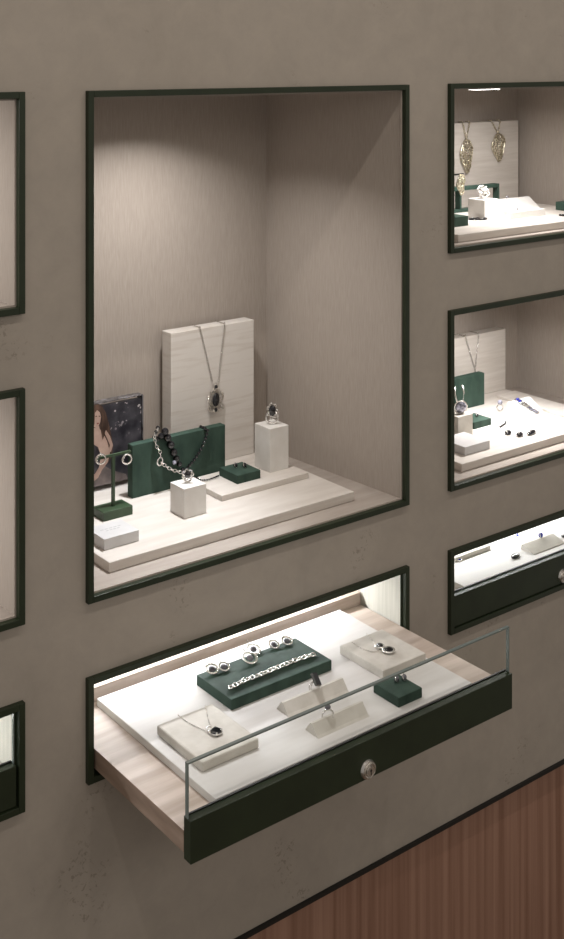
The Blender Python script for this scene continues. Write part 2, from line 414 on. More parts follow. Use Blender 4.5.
# notice block
t = thing('notice_block', U(.618, 1.077, ZA), 'pale grey block with faint lettering at front left of the large niche', 'block')
bm = nb(); box(bm, .598, .638, 1.0587, 1.095, ZA, -.4777, .0006); obj('block', bm, 'card', t)
bm = nb()
for r_, (a, b, n) in enumerate(((.606, .631, 5), (.610, .627, 4))):
    for k in range(n):
        x = a+(b-a)*k/n; box(bm, x, x+(b-a)/n*.7, 1.080-r_*.0045, 1.0815-r_*.0045, -.47775, -.4776)
obj('lettering', bm, 'ink', t)

# T stand with hoop earrings
t = thing('earring_stand', U(.652, 1.136, ZA), 'dark green T shaped stand carrying two silver hoop earrings', 'jewelry stand')
bm = nb(); box(bm, .6345, .670, 1.1244, 1.148, ZA, -.4794, .0008); obj('base', bm, 'suede_olive', t)
bm = nb(); box(bm, .6510, .6542, 1.1345, 1.1377, -.4794, -.4255, .0003); obj('post', bm, 'suede_olive', t)
bm = nb(); box(bm, .632, .674, 1.1348, 1.1374, -.4265, -.4238, .0003); obj('arm', bm, 'suede_olive', t)
for px, lab in ((100.5, 'left silver hoop earring hanging on the green T stand'), (126.6, 'right silver hoop earring hanging on the green T stand')):
    p = W(ony(px, 457, 1.135)); h = thing('hoop_earring', p, lab, 'earring', 'hoop earrings on the T stand')
    bm = nb(); torus(bm, p+Vector((0, -.001, -.0028)), .0068, .0013, Euler((PI/2, 0, -.3)), su=20)
    for k in range(12):
        an = 2*PI*k/12; ell(bm, p+Vector((.0068*math.cos(an)*.95, -.002, .0068*math.sin(an)-.0028)), .0011, .0011, .0011, u=6, v=4)
    obj('hoop', bm, 'silver', h)
    bm = nb(); tube(bm, [p+Vector((0, 0, .0042)), p+Vector((0, .001, .0055)), p+Vector((.001, .003, .005))], .0005, 5); obj('hook', bm, 'silver', h)

# framed portrait print in an acrylic block (flat printed picture)
PX0, PX1, PZ0, PZ1, PY = .610, .7335, ZA, -.3905, 1.2075
t = thing('photo_block', U(.672, 1.213, ZA), 'dark portrait photograph in a clear acrylic block behind the T stand', 'photo')
def print_mat():
    m = mat('photo_background', (.022,.021,.027), .35, col2=(.10,.095,.105), scale=(38,38,38), detail=8, lo=.42, hi=.75)
    nt = m.node_tree; N = nt.nodes; L = nt.links; b = N['Principled BSDF']
    tc = N.new('ShaderNodeTexCoord'); v = N.new('ShaderNodeTexVoronoi'); v.inputs['Scale'].default_value = 190
    L.new(tc.outputs['Object'], v.inputs['Vector'])
    n = N.new('ShaderNodeTexNoise'); n.inputs['Scale'].default_value = 75; L.new(tc.outputs['Object'], n.inputs['Vector'])
    sx = N.new('ShaderNodeSeparateXYZ'); L.new(tc.outputs['Object'], sx.inputs[0])
    g = N.new('ShaderNodeMapRange'); g.inputs[1].default_value = .07; g.inputs[2].default_value = .125; L.new(sx.outputs[2], g.inputs[0])
    lt = N.new('ShaderNodeMath'); lt.operation = 'LESS_THAN'; lt.inputs[1].default_value = .36; L.new(v.outputs['Distance'], lt.inputs[0])
    gt = N.new('ShaderNodeMath'); gt.operation = 'GREATER_THAN'; gt.inputs[1].default_value = .56; L.new(n.outputs['Fac'], gt.inputs[0])
    m1 = N.new('ShaderNodeMath'); m1.operation = 'MULTIPLY'; L.new(lt.outputs[0], m1.inputs[0]); L.new(gt.outputs[0], m1.inputs[1])
    m2 = N.new('ShaderNodeMath'); m2.operation = 'MULTIPLY'; L.new(m1.outputs[0], m2.inputs[0]); L.new(g.outputs[0], m2.inputs[1])
    mx = N.new('ShaderNodeMix'); mx.data_type = 'RGBA'; L.new(m2.outputs[0], mx.inputs[0])
    old = b.inputs['Base Color'].links[0].from_socket; L.new(old, mx.inputs[6]); mx.inputs[7].default_value = (.55,.5,.5,1)
    L.new(mx.outputs[2], b.inputs['Base Color']); return m
M['print'] = print_mat()
M['p_hair'] = mat('printed_hair', (.035,.018,.012), .4, col2=(.13,.075,.05), scale=(160,160,26), detail=5)
M['p_skin'] = mat('printed_skin', (.36,.24,.19), .4, col2=(.50,.36,.29), scale=(40,40,40))
M['p_dress'] = mat('printed_dress', (.015,.014,.018), .4, col2=(.05,.045,.05), scale=(70,70,70))
M['p_ground'] = mat('printed_ground', (.11,.09,.085), .4, col2=(.22,.18,.165), scale=(60,60,60), detail=6)
bm = nb(); box(bm, PX0+.001, PX1-.002, PY+.0015, PY+.005, PZ0+.005, PZ1-.003); pr = obj('print', bm, 'print', t)
def poly(bm, pts, lift, mi):
    vs = [bm.verts.new(W(ony(px, py, PY+.0014-lift*.00012))) for px, py in pts]
    f = bm.faces.new(vs); f.material_index = mi; return f
bm = nb()
poly(bm, [(94, 468), (105, 466), (112, 470), (126, 474), (128, 479), (94, 487)], 0, 3)
poly(bm, [(93, 404), (97, 403), (102, 406), (106, 413), (109, 424), (111, 434), (113, 445), (112, 456), (108, 463), (101, 466), (93, 466)], 1, 0)       # hair
poly(bm, [(93, 428), (99, 428), (103, 433), (107, 441), (110, 452), (108, 462), (102, 470), (98, 478), (93, 482)], 2, 1)                             # shoulder, arm
poly(bm, [(93, 444), (98, 447), (101, 456), (99, 467), (95, 474), (93, 474)], 3, 2)                                                               # dress
poly(bm, [(94, 411), (97, 410), (100, 412.5), (101, 417), (100.3, 422), (98.3, 426.5), (96, 428), (94, 427)], 3, 1)                                # face
poly(bm, [(96, 427), (99, 426), (100, 430), (96, 432)], 3, 1)
poly(bm, [(106, 430), (110, 436), (113, 445), (111, 452), (108.5, 451), (110, 445), (107, 438), (104.5, 433)], 3, 1)                               # raised forearm
poly(bm, [(95.4, 416.0), (97.2, 415.6), (97.2, 416.6), (95.4, 417.0)], 4, 0); poly(bm, [(98.6, 415.6), (100.2, 415.8), (100.2, 416.8), (98.6, 416.6)], 4, 0)
poly(bm, [(96.6, 423), (99.2, 422.6), (98.4, 424.2), (97.2, 424.3)], 4, 4)
poly(bm, [(93, 404), (97, 403.5), (100.5, 409), (97.5, 409.5), (95, 413), (94.5, 424), (93, 430)], 5, 0)
poly(bm, [(100.3, 409), (104, 414), (105.5, 424), (105, 434), (102.6, 440), (101, 431), (102, 421)], 5, 0)
bmesh.ops.recalc_face_normals(bm, faces=bm.faces)
M['p_lips'] = mat('printed_lips', (.25,.07,.06), .4)
o = obj('printed_figure', bm, ['p_hair', 'p_skin', 'p_dress', 'p_ground', 'p_lips'], t); o['label'] = 'printed picture of a woman with long brown hair'
bm = nb(); box(bm, PX0, PX1, PY, PY+.012, PZ0, PZ1, .0004); obj('acrylic_cover', bm, 'acrylic', t)
bm = nb(); box(bm, PX0, PX1, PY+.0006, PY+.0118, PZ1-.0002, PZ1+.0006); box(bm, PX1-.0012, PX1+.0004, PY+.0006, PY+.0118, PZ0, PZ1)
obj('acrylic_edge', bm, 'acrylic_edge', t)

# pendant necklace on the tall slab
YB = 1.2046
t = thing('pendant_necklace', W(ony(215, 400, YB)), 'long silver chain with black stone pendant over the tall stone slab', 'necklace')
bm = nb()
zt = -.3228
for (a, b) in (((200.4, 326.0), (212.5, 381)), ((224.4, 321.5), (218.2, 381))):
    p1 = ony(*b, YB); p0 = ony(*a, YB); P = [Vector((p0.x, 1.222, zt)), Vector((p0.x, 1.2066, zt)), Vector((p0.x, YB, zt-.002)), p1*.55+Vector((p0.x, YB, zt))*.45, p1]
    chain(bm, [W(q) for q in P], .0021, .00042, .0014)
obj('chain', bm, 'silver', t)
pc = W(ony(215.5, 399, YB-.002))
bm = nb(); rnd = random.Random(3)
for k in range(44):
    an = 2*PI*k/34; w = .0125*(1+.25*math.sin(5*an)); h = .0185
    q = pc+Vector((w*math.cos(an)*(1-.25*math.sin(an)), rnd.uniform(-.002, 0), h*math.sin(an)-.001))
    torus(bm, q, rnd.uniform(.0017, .0027), .0008, Euler((PI/2+rnd.uniform(-.6, .6), 0, rnd.uniform(-.6, .6))), su=8, sv=4)
    if k % 3 == 0: ell(bm, q+Vector((0, -.001, 0)), .0016,.0012,.0016, u=6, v=5)
tube(bm, [pc+Vector((-.004, 0, .017)), pc+Vector((-.0015, 0, .022)), pc+Vector((.001, 0, .0255)), pc+Vector((.004, 0, .022)), pc+Vector((.003, 0, .017))], .0009, 5)
torus(bm, pc, .0085, .0013, Euler((PI/2, 0, 0)), su=24, sx=.95, sy=1.45)
obj('setting', bm, 'dark_silver', t)
for (dx, dz, rx, rz) in ((0, -.001, .0068, .0110), (0, .0195, .0030, .0034), (0, -.0168, .0026, .0036)):
    bm = nb(); ell(bm, pc+Vector((dx, -.0015, dz)), rx, .0022, rz, u=14, v=10); obj('gemstone', bm, 'onyx', t)

# black bead necklace on the green slab
YG = 1.1602
t = thing('bead_necklace', W(ony(180, 450, YG)), 'black bead and silver link necklace draped over the green leather slab', 'necklace')
ztg = -.4292
tops = [Vector((ony(160, 428, YG).x, 1.172, ztg)), Vector((ony(161, 428, YG).x, 1.164, ztg)), ony(164.5, 431, YG), ony(168, 439, YG), ony(172, 448, YG), ony(175.5, 457, YG), ony(180, 465, YG), ony(184.5, 472, YG-.004)]
right = [Vector((ony(206.5, 424, YG).x, 1.172, ztg)), Vector((ony(206.5, 424, YG).x, 1.163, ztg)), ony(207.5, 430, YG), ony(205, 440, YG), ony(200, 451, YG), ony(194, 460, YG), ony(188, 467, YG-.002), ony(184.5, 472, YG-.004)]
def beads(P, sizes):
    pts = [W(p) for p in P]; fine = spline(pts, .0005); i = 0.; n = len(fine)
    while i < n-1:
        f = i/n; r = sizes(f); me_key = round(r, 4)
        bm = nb(); ell(bm, fine[int(i)], r, r, r, u=12, v=8); obj('bead', bm, 'onyx', t)
        i += max(2, (2*r+.0006)/.0005)
beads(tops, lambda f: .0035+.0028*math.sin(PI*min(1, f*1.05)))
beads(right, lambda f: .0027)
bead_tail = [onz(196, 477.5, ZP+.0018), onz(201, 480, ZP+.0018), onz(207, 479.8, ZP+.0018), onz(213, 478, ZP+.0018), onz(219, 475.5, ZP+.0018)]
beads(bead_tail, lambda f: .0014)
bm = nb()
left = [ony(157, 430, YG), ony(154.5, 437, YG-.001), ony(156.5, 446, YG-.002), ony(160, 452, YG-.002), ony(160.3, 458, YG-.002)]
chain(bm, [W(p) for p in left], .0052, .0009, .0030)
chain(bm, [W(ony(*q, YG-.003)) for q in ((162, 463), (167, 467), (173, 470), (180, 472), (184, 475))], .0056, .0009, .0032)
chain(bm, [W(ony(*q, YG-.004)) for q in ((184, 475), (190, 477), (196, 478))], .0036, .0006, .0020)
torus(bm, W(ony(160, 461.5, YG-.003)), .0058, .0013, Euler((PI/2, 0, .3)), su=22)
obj('silver_links', bm, 'silver', t)
bm = nb(); ell(bm, W(ony(158, 430, 1.168))+Vector((0, 0, .003)), .0035, .0035, .0035); ell(bm, W(ony(156, 432, YG)), .003, .003, .003); obj('bead', bm, 'onyx', t)
for q in ((174.5, 462.5), (183.5, 472.5)):
    bm = nb(); ell(bm, W(ony(*q, YG-.004)), .0032, .0032, .0032); b = obj('bead', bm, 'crystal', t); b['label'] = 'clear crystal bead'

ring('gemstone_ring', 'big silver ring with upright black oval stone on the white pillar', U(.8655, 1.135, -.4315), yaw=-.55, R=.0095, r=.0018, srx=.0062, sry=.0036, srz=.0095, tilt=.15, fs=1.5, drop=.007)
ring('gemstone_ring', 'small silver ring with round black stone on the low white cube', U(.7195, 1.0935, -.4575), yaw=-.5, R=.0062, r=.0015, srx=.0058, sry=.0034, srz=.0052, fs=1.3, drop=.006)
stud('stud_earring', 'left black stud on the small green box on the riser', W(onz(235.5, 467.5, -.4725)), .0036, group='black stud earrings on the small green box')
stud('stud_earring', 'right black stud on the small green box on the riser', W(onz(244.5, 467.5, -.4725)), .0036, group='black stud earrings on the small green box')

# ------------------------------------------------------------------ open drawer contents
K = .9931; ZTc, ZSc = ZT, ZS; ZT, ZS = ZT/K, ZS/K
sbox('display_board', 'board', 'large white board lying in the pulled out drawer', 'display board', .5955, .913, .861, 1.069, ZT, ZS, .001)
ZG = -.6278
sbox('display_block', 'suede', 'long flat green leather block with rings and bracelet in the open drawer', 'display stand', .688, .816, .968, 1.029, ZS, ZG, .0008)
sbox('necklace_pad', 'bone', 'pale square pad under the necklace at left of the open drawer', 'display stand', .608, .671, .900, .977, ZS, -.6293, .002)
sbox('necklace_pad', 'bone', 'pale square pad at right of the open drawer under a two stone necklace', 'display stand', .845, .906, .9206, .989, ZS, -.6293, .0012)
ZC = -.6287
sbox('display_block', 'suede', 'small green leather block with two earrings behind the drawer glass', 'display stand', .8205, .8526, .8716, .9085, ZS, ZC, .0008)
bm = nb(); prism(bm, [(.878, ZS), (.8805, ZS+.0015), (.888, -.6285), (.8905, -.6285), (.898, ZS)], .724, .788); tag(obj('ring_wedge', bm, 'bone'), 'pale wedge nearest the drawer front, holding a small silver ring', 'display stand')
bm = nb(); prism(bm, [(.924, ZS), (.9265, ZS+.0015), (.934, -.6285), (.9365, -.6285), (.944, ZS)], .725, .802); tag(obj('ring_wedge', bm, 'bone'), 'pale wedge behind, holding the ring with rectangular black stone', 'display stand')

def neck(label, pxs, zt, pend, kind, step=.0022):
    pts = [W(onz(px, py, zt+.0008)) for px, py in pxs]
    c = W(onz(*pend, zt)); t = thing('pendant_necklace', c, label, 'necklace')
    bm = nb(); chain(bm, pts, .0024, .0003, .0010); obj('chain', bm, 'dark_silver', t)
    return t, c
t, c = neck('fine chain with small black square pendant on the left drawer pad', [(178, 714.5), (181, 717.5), (194, 725.5), (206, 730), (213, 733), (209, 722), (205, 705)], -.6293, (216, 734), 0)
bm = nb(); r = bmesh.ops.create_cube(bm, size=1)
for v in r['verts']: v.co = c+Euler((.1, .1, .5)).to_matrix() @ Vector((v.co.x*.0115, v.co.y*.0105, v.co.z*.005+.003))
obj('gemstone', bm, 'onyx', t)
bm = nb(); torus(bm, c+Vector((-.003, .008, .003)), .0045, .0013, Euler((.4, .3, 0))); torus(bm, c+Vector((0, 0, .0028)), .0075, .0010, Euler((0, 0, 0)))
for k in range(4): ell(bm, c+Vector((.0070*math.cos(k*PI/2+1.1), .0070*math.sin(k*PI/2+1.1), .0045)), .0015, .0015, .0015, u=6, v=5)
obj('setting', bm, 'silver', t)
t, c = neck('fine chain with two round black stones on the right drawer pad', [(352, 642), (362, 648.5), (373, 651.5), (379, 649), (372, 640), (366.5, 633.5)], -.6293, (385, 650), 0)
for (px, py, r_) in ((379.5, 648.0, .0060), (388.5, 652, .0082)):
    q = W(onz(px, py, -.6293))+Vector((0, 0, .003))
    bm = nb(); ell(bm, q, r_*.85, r_*.85, .0038); obj('gemstone', bm, 'onyx', t)
    bm = nb(); torus(bm, q, r_, .0015); obj('setting', bm, 'silver', t)

G = 'round stone earrings on the green drawer block'
for (px, py, R_, lab, cat, grp) in ((212, 672, .0088, 'leftmost round earring on the long green block in the drawer', 'earring', G),
        (224, 669.5, .0078, 'second round earring from the left on the long green block', 'earring', G),
        (274, 647, .0078, 'second round earring from the right on the long green block', 'earring', G),
        (287, 643.5, .0080, 'rightmost round earring on the long green block in the drawer', 'earring', G)):
    lying_ring('round_earring', lab, W(onz(px, py, ZG)), R_, 'grey_stone', tilt=.35, group=grp, cat=cat, sr=.6)
for (px, py, R_, lab) in ((250, 661.5, .0104, 'nearer silver ring with oval grey stone mid green drawer block'), (253.5, 652.5, .0100, 'farther silver ring with oval grey stone mid green drawer block')):
    t = lying_ring('gemstone_ring', lab, W(onz(px, py, ZG)), R_, 'grey_stone', tilt=.35, cat='ring', group='rings on the green drawer block', sr=.5)
# curb bracelet
P = [W(onz(px, py, ZG+.0016)) for px, py in ((231, 687), (245, 680.5), (262, 674), (280, 666.5), (298, 659.5), (317, 653.5))]
t = thing('chain_bracelet', P[0], 'silver curb link bracelet laid along the front of the green block', 'bracelet')
pts = spline(P, .0074)
for i, p in enumerate(pts):
    d = (pts[min(i+1, len(pts)-1)]-pts[max(i-1, 0)]); a = math.atan2(d.y, d.x)
    bm = nb(); torus(bm, p, .0037, .0011, Euler((.22 if i % 2 else -.22, 0, a+.55)), su=16, sv=6, sx=1.2, sy=.85); obj('link', bm, 'silver', t)
stud('stud_earring', 'left grey stud on the small green block in the drawer', W(onz(396.5, 682, ZC)), .0042, 'grey_stone', group='stud earrings on the drawer green block')
stud('stud_earring', 'right grey stud on the small green block in the drawer', W(onz(404, 680.5, ZC)), .0042, 'grey_stone', group='stud earrings on the drawer green block')
# rings on the wedges
p = U(.7665, .9352, -.6285)
t = thing('gemstone_ring', p, 'silver ring with rectangular black stone on the rear pale wedge', 'ring')
bm = nb(); torus(bm, p+Vector((0, 0, .0028)), .0078, .0009, Euler((PI/2, 0, -.4)), su=22); torus(bm, p+Vector((.002, 0, .0028)), .0078, .0007, Euler((PI/2, 0, -.1)), su=22); obj('band', bm, 'silver', t)
bm = nb(); r = bmesh.ops.create_cube(bm, size=1)
for v in r['verts']: v.co = p+Vector((.001, -.001, .0125))+Euler((.7, .35, .1)).to_matrix() @ Vector((v.co.x*.0095, v.co.y*.0165, v.co.z*.004))
obj('gemstone', bm, 'onyx', t)
p = U(.7445, .889, -.6285)
ring('gemstone_ring', 'small plain silver ring on the wedge behind the drawer glass', p-Vector((0, 0, .008)), -.4, .0075, .0012, 'grey_stone', .0040, .0030, .0032, filigree=False)

K = 1.0; ZT, ZS = ZTc, ZSc
# ------------------------------------------------------------------ upper right niche
ZQ = -.213
sbox('display_board', 'stone', 'pale stone board on the floor of the upper right niche', 'display board', 1.059, 1.377, 1.021, 1.228, ZN2, ZQ, .001)
sbox('display_backdrop', 'stone', 'upright pale slab with two leaf pendants in the upper right niche', 'display stand', 1.232, 1.3925, 1.219, 1.232, ZQ, -.0945, .001)
sbox('ring_plinth', 'stone_white', 'white cube topped by a white flower ring in the upper right niche', 'display stand', 1.182, 1.2092, 1.0925, 1.122, ZQ, -.1873, .0006)
def leaf(label, px, py0, py1, wpx, Y, ztop=None, chains=()):
    mid = W(ony(px, (py0+py1)/2, Y)); top = W(ony(px, py0, Y)); bot = W(ony(px, py1, Y)); h = (top-bot).length; w = wpx
    t = thing('leaf_pendant', mid, label, 'necklace', None)
    N_ = 14; bm = nb(); L_, R_ = [], []
    def ww(f): return w/2*math.sin(PI*min(1, f*.92+.04))**.7*(1-.55*f)*1.35
    for i in range(N_+1):
        f = i/N_; z = top.z-h*f; k = .0015*math.sin(9*f)
        L_.append(Vector((top.x-ww(f)+(k), top.y-.001, z))); R_.append(Vector((top.x+ww(f)+(k), top.y-.001, z)))
    tube(bm, L_+R_[::-1], .0014, 5, closed=True)
    tube(bm, [(a+b)/2 for a, b in zip(L_, R_)], .0009, 5)
    rn = random.Random(int(px))
    for i in range(1, N_):
        m_ = (L_[i]+R_[i])/2
        for E_ in (L_, R_):
            tube(bm, [m_, (m_+E_[i-1])/2+Vector((0, -.0015, 0)), E_[i-1]], .0007, 4)
            q = m_*.5+E_[i]*.5; torus(bm, q+Vector((0, -.001, 0)), .0024+.0016*rn.random(), .0009, Euler((PI/2+rn.uniform(-.5, .5), 0, rn.uniform(-.6, .6))), su=8, sv=4)
    obj('leaf', bm, 'gold', t)
    if chains:
        bm = nb()
        for cx_ in chains:
            a = ony(cx_, 120, Y); P = [Vector((a.x, 1.224, ztop)), Vector((a.x, 1.2185, ztop)), Vector((a.x, Y, ztop-.002))]
            chain(bm, [W(q) for q in P]+[top*.5+W(P[-1])*.5, top], .0030, .0006, .0018)
        obj('chain', bm, 'gold', t)
    return t
leaf('long gold leaf pendant at left on the upright pale slab', 466.4, 140, 173, .031, 1.2165, -.0930, (463, 469.5))
leaf('shorter wide gold leaf pendant at right on the upright pale slab', 498.3, 134, 161, .035, 1.2165, -.0930, (492, 500))
leaf('small gold leaf pendant hanging from the dark bar in the upper right niche', 460.5, 175, 194.5, .018, 1.12)
t = thing('earring_stand', U(1.125, 1.12, ZQ), 'thin dark stand mostly behind the frame edge of the upper right niche', 'jewelry stand')
a = ony(463.5, 174, 1.12)
bm = nb(); box(bm, 1.118, a.x, 1.119, 1.1215, a.z-.001, a.z+.0012); obj('arm', bm, 'black', t)
bm = nb(); box(bm, 1.118, 1.1205, 1.119, 1.1215, ZQ+.006, a.z-.001); obj('post', bm, 'black', t)
bm = nb(); box(bm, 1.105, 1.135, 1.108, 1.132, ZQ, ZQ+.006, .0005); obj('base', bm, 'suede_olive', t)
# open green frame behind the cube
t = thing('open_frame_stand', U(1.24, 1.165, ZQ), 'open green frame stand behind the white cube in the upper right niche', 'jewelry stand')
xr = ony(499.5, 183, 1.165).x; zt = ony(499.5, 183.5, 1.165).z; fx0 = 1.17
for nm, q in (('top_bar', (fx0, xr, zt-.005, zt)), ('bottom_bar', (fx0, xr, ZQ, ZQ+.004)), ('upright', (xr-.003, xr, ZQ+.004, zt-.005)), ('upright', (fx0, fx0+.003, ZQ+.004, zt-.005)), ('upright', (1.212, 1.215, ZQ+.004, zt-.005))):
    bm = nb(); box(bm, q[0], q[1], 1.165, 1.175, q[2], q[3], .0004); obj(nm, bm, 'suede', t)
sbox('display_block', 'suede', 'dark green block at front left of the upper right niche', 'display stand', 1.080, 1.1265, 1.0686, 1.100, ZQ, ZQ+.0125, .0007)
sbox('display_block', 'stone_white', 'low white block right of the cube in the upper right niche', 'display stand', 1.2160, 1.282, 1.0755, 1.090, ZQ, ZQ+.0090, .0006)
bm = nb(); prism(bm, [(1.118, ZQ), (1.120, ZQ+.002), (1.140, ZQ+.0165), (1.144, ZQ+.0165), (1.150, ZQ)], 1.235, 1.325); tag(obj('ring_wedge', bm, 'stone_white'), 'white sloped wedge behind the low white block, upper right niche', 'display stand')
sbox('display_block', 'suede', 'dark green block at the right picture edge in the upper right niche', 'display stand', 1.338, 1.385, 1.0836, 1.104, ZQ, ZQ+.0115, .0007)
# flower ring
p = U(1.1955, 1.107, -.1873); t = thing('flower_ring', p, 'white openwork flower shaped ring on the white cube', 'ring')
bm = nb()
for k in range(9):
    an = 2*PI*k/9; torus(bm, p+Vector((.0092*math.cos(an), .003*math.sin(an), .0130+.0060*math.sin(an))), .0044, .0013, Euler((PI/2+.4*math.cos(an), 0, .5*math.sin(an*2))), su=12, sv=5)
torus(bm, p+Vector((0, 0, .0090)), .0080, .0012, Euler((PI/2, 0, -.5)), su=20); obj('petals', bm, 'silver', t)
bm = nb(); ell(bm, p+Vector((0, -.003, .015)), .0055, .003, .0045); obj('gemstone', bm, 'stone_white', t)
for px, lab in ((473.5, 'left dark ring lying before the white cube'), (481, 'right dark ring lying before the white cube')):
    p = W(onz(px, 219.8, ZQ)); bm = nb(); torus(bm, p+Vector((0, 0, .0012)), .0075, .0016, su=16); ell(bm, p+Vector((.005, -.005, .0022)), .0045, .0035, .0024); tag(obj('dark_ring', bm, 'onyx'), lab, 'ring', 'dark rings before the cube')
p = W(ony(507.5, 199.5, 1.142)); stud('stud_earring', 'tiny silver stud on the ridge of the white wedge', U(p.x/S, 1.142, ZQ+.0165), .0026, 'crystal')
p = W(onz(511, 209, ZQ+.009)); stud('stud_earring', 'tiny clear stud on the low white block, upper right niche', U(1.235, 1.083, ZQ+.009), .0024, 'crystal')
p = W(onz(562, 216, ZQ)); bm = nb(); torus(bm, p+Vector((0, 0, .0016)), .0042, .0016, su=16); tag(obj('dark_ring', bm, 'onyx'), 'dark ring before the green block at the right picture edge', 'ring')

# ------------------------------------------------------------------ middle right niche
sbox('display_board', 'stone', 'pale stone board on the floor of the middle right niche', 'display board', 1.066, 1.358, 1.022, 1.218, ZN, -.4895, .001)
sbox('display_backdrop', 'stone', 'upright pale slab in the middle right niche with chain over it', 'display stand', 1.205, 1.358, 1.2135, 1.232, -.4895, -.4005, .001)
sbox('display_block', 'suede', 'upright green leather slab in the middle right niche', 'display stand', 1.165, 1.275, 1.1787, 1.190, -.4895, -.445, .0008)
sbox('ring_plinth', 'bone', 'small pale cube carrying the round crystal bangle, middle right niche', 'display stand', 1.1295, 1.1564, 1.0894, 1.1164, -.4895, -.4607, .0006)
sbox('display_block', 'suede', 'low green leather box beside the pale cube, middle right niche', 'display stand', 1.1775, 1.2107, 1.107, 1.138, -.4895, -.4805, .0006)
t = thing('notice_block', U(1.113, 1.06, -.4895), 'pale grey block at front left of the middle right niche', 'block')
bm = nb(); box(bm, 1.091, 1.136, 1.041, 1.085, -.4895, -.4790, .0006); obj('block', bm, 'card', t)
bm = nb(); prism(bm, [(1.0945, -.4895), (1.096, -.4880), (1.122, -.4720), (1.125, -.4720), (1.128, -.4895)], 1.262, 1.306); tag(obj('bracelet_ramp', bm, 'stone_white'), 'white sloped block holding a jewelled bracelet', 'display stand')
sbox('display_riser', 'stone', 'flat pale strip along the right of the middle right niche', 'riser', 1.312, 1.352, 1.06, 1.19, -.4895, -.4855, .0006)
t = thing('chain_necklace', U(1.28, 1.21, -.42), 'thin silver chain hung over the upright slab, middle right niche', 'necklace')
bm = nb()
for px in (465.8, 478.7):
    a = ony(px, 336, 1.2118); b = ony(475.2, 371, 1.2118); P = [Vector((a.x, 1.228, -.3992)), Vector((a.x, 1.2135, -.3992)), Vector((a.x, 1.2118, -.4015)), b, ony(475.2, 380, 1.2118)]
    chain(bm, [W(q) for q in P], .0028, .0006, .0017)
obj('chain', bm, 'silver', t)
p = U(1.1425, 1.100, -.4607); t = thing('crystal_bangle', p, 'silver bangle with large round crystal standing on the pale cube', 'bracelet')
bm = nb(); ell(bm, p+Vector((0, -.004, .0120)), .0100, .004, .0105, Euler((.2, 0, -.5)), u=14, v=8, smooth=False); obj('gemstone', bm, 'crystal', t)
bm = nb(); torus(bm, p+Vector((0, -.003, .0120)), .0112, .0016, Euler((PI/2+.2, 0, -.5)), su=24)
for s in (-1, 1): tube(bm, [p+Vector((s*.007, -.002, .021)), p+Vector((s*.011+.003, .002, .034)), p+Vector((s*.009+.004, .006, .046))], .0014, 6)
obj('band', bm, 'silver', t)
p = W(onz(477, 417, -.4805)); stud('stud_earring', 'dark stud on the low green box, middle right niche', p, .003, 'onyx')
ring('gemstone_ring', 'tiny silver ring with clear stone on the lit board, middle right niche', W(onz(500, 411.5, -.4895)), -.5, .0058, .0013, 'crystal', .0048, .003, .0045, filigree=False)
p = W(onz(502.8, 425.5, -.4895)); t = tag(obj('bar_brooch', (lambda b_: (tube(b_, [p+Vector((-.014, -.006, .0016)), p+Vector((.009, .002, .0016)), p+Vector((.011, .003, .0055))], .0016, 6), b_)[1])(nb()), 'black'), 'small bent dark bar brooch above the dark stones', 'brooch')
G = 'dark oval stones on the lit board'
for (px, lab, yw) in ((508, 'leftmost of three dark oval stones on the lit board', .6), (519.7, 'middle of three dark oval stones on the lit board', .5), (531.4, 'rightmost of three dark oval stones, silver striped', .35)):
    p = W(onz(px, {508: 434, 519.7: 436, 531.4: 434}[px], -.4895)); t = thing('oval_stone', p, lab, 'jewel', G)
    bm = nb(); ell(bm, p+Vector((0, 0, .0030)), .0100 if px < 530 else .0150, .0060, .0030, Euler((0, 0, yw))); obj('gemstone', bm, 'onyx', t)
    bm = nb()
    for k in (-1, 0, 1):
        if px < 515 and k == 0: continue
        q = p+Vector((k*.0040, k*.0018, .0056)); torus(bm, q, .0020, .0005, Euler((.3, 0, yw)), su=10, sv=4)
    obj('setting', bm, 'silver', t)
# bracelet on the ramp
t = thing('jewelled_bracelet', U(1.285, 1.11, -.478), 'silver bracelet with blue and clear stones on the white ramp', 'bracelet')
sl = (.468-.4875)/(1.134-1.096)
for k in range(9):
    f = k/8; y = 1.098+.0235*f; z = -.4880+(y-1.096)*(.016/.026)+.0016; q = U(1.291-.012*f, y, z)
    bm = nb(); torus(bm, q, .0030, .0008, Euler((.55, 0, 0)), su=12, sv=5, sx=2.0); l = obj('link', bm, 'silver', t)
    bm = nb(); ell(bm, q+Vector((0, -.0005, .0006)), .0042, .0021, .0015, u=8, v=6); obj('gemstone', bm, ['crystal', 'blue_stone', 'dark_silver'][0 if k < 4 else (1 if k > 6 else 2)], l)

# ------------------------------------------------------------------ closed drawers
for (a, b), lab in ((cols[2], 'white board inside the closed drawer at lower right'), (cols[0], 'white board inside the closed drawer at lower left')):
    sbox('display_board', 'board', lab, 'display board', a+.045, b-.045, 1.016, 1.21, ZT, ZS, .001)
Zc = ZS
a = onz(464, 561.5, Zc); 
a1, a2 = onz(463, 561.5, Zc), onz(494, 551, Zc)
sbox('display_block', 'bone', 'narrow pale strip at back left of the closed right drawer', 'display stand', a1.x-.01, a2.x, a1.y+.004, a1.y+.016, Zc, Zc+.0055, .0006)
b1, b2 = onz(528, 556.5, Zc), onz(563, 546, Zc)
bm = nb(); y0_ = (b1.y+b2.y)/2; prism(bm, [(y0_, Zc), (y0_+.001, Zc+.001), (y0_+.020, Zc+.007), (y0_+.022, Zc+.007), (y0_+.024, Zc)], b1.x+.010, b1.x+.070); tag(obj('ring_wedge', bm, 'bone'), 'pale sloped wedge with blue ring in the closed right drawer', 'display stand')
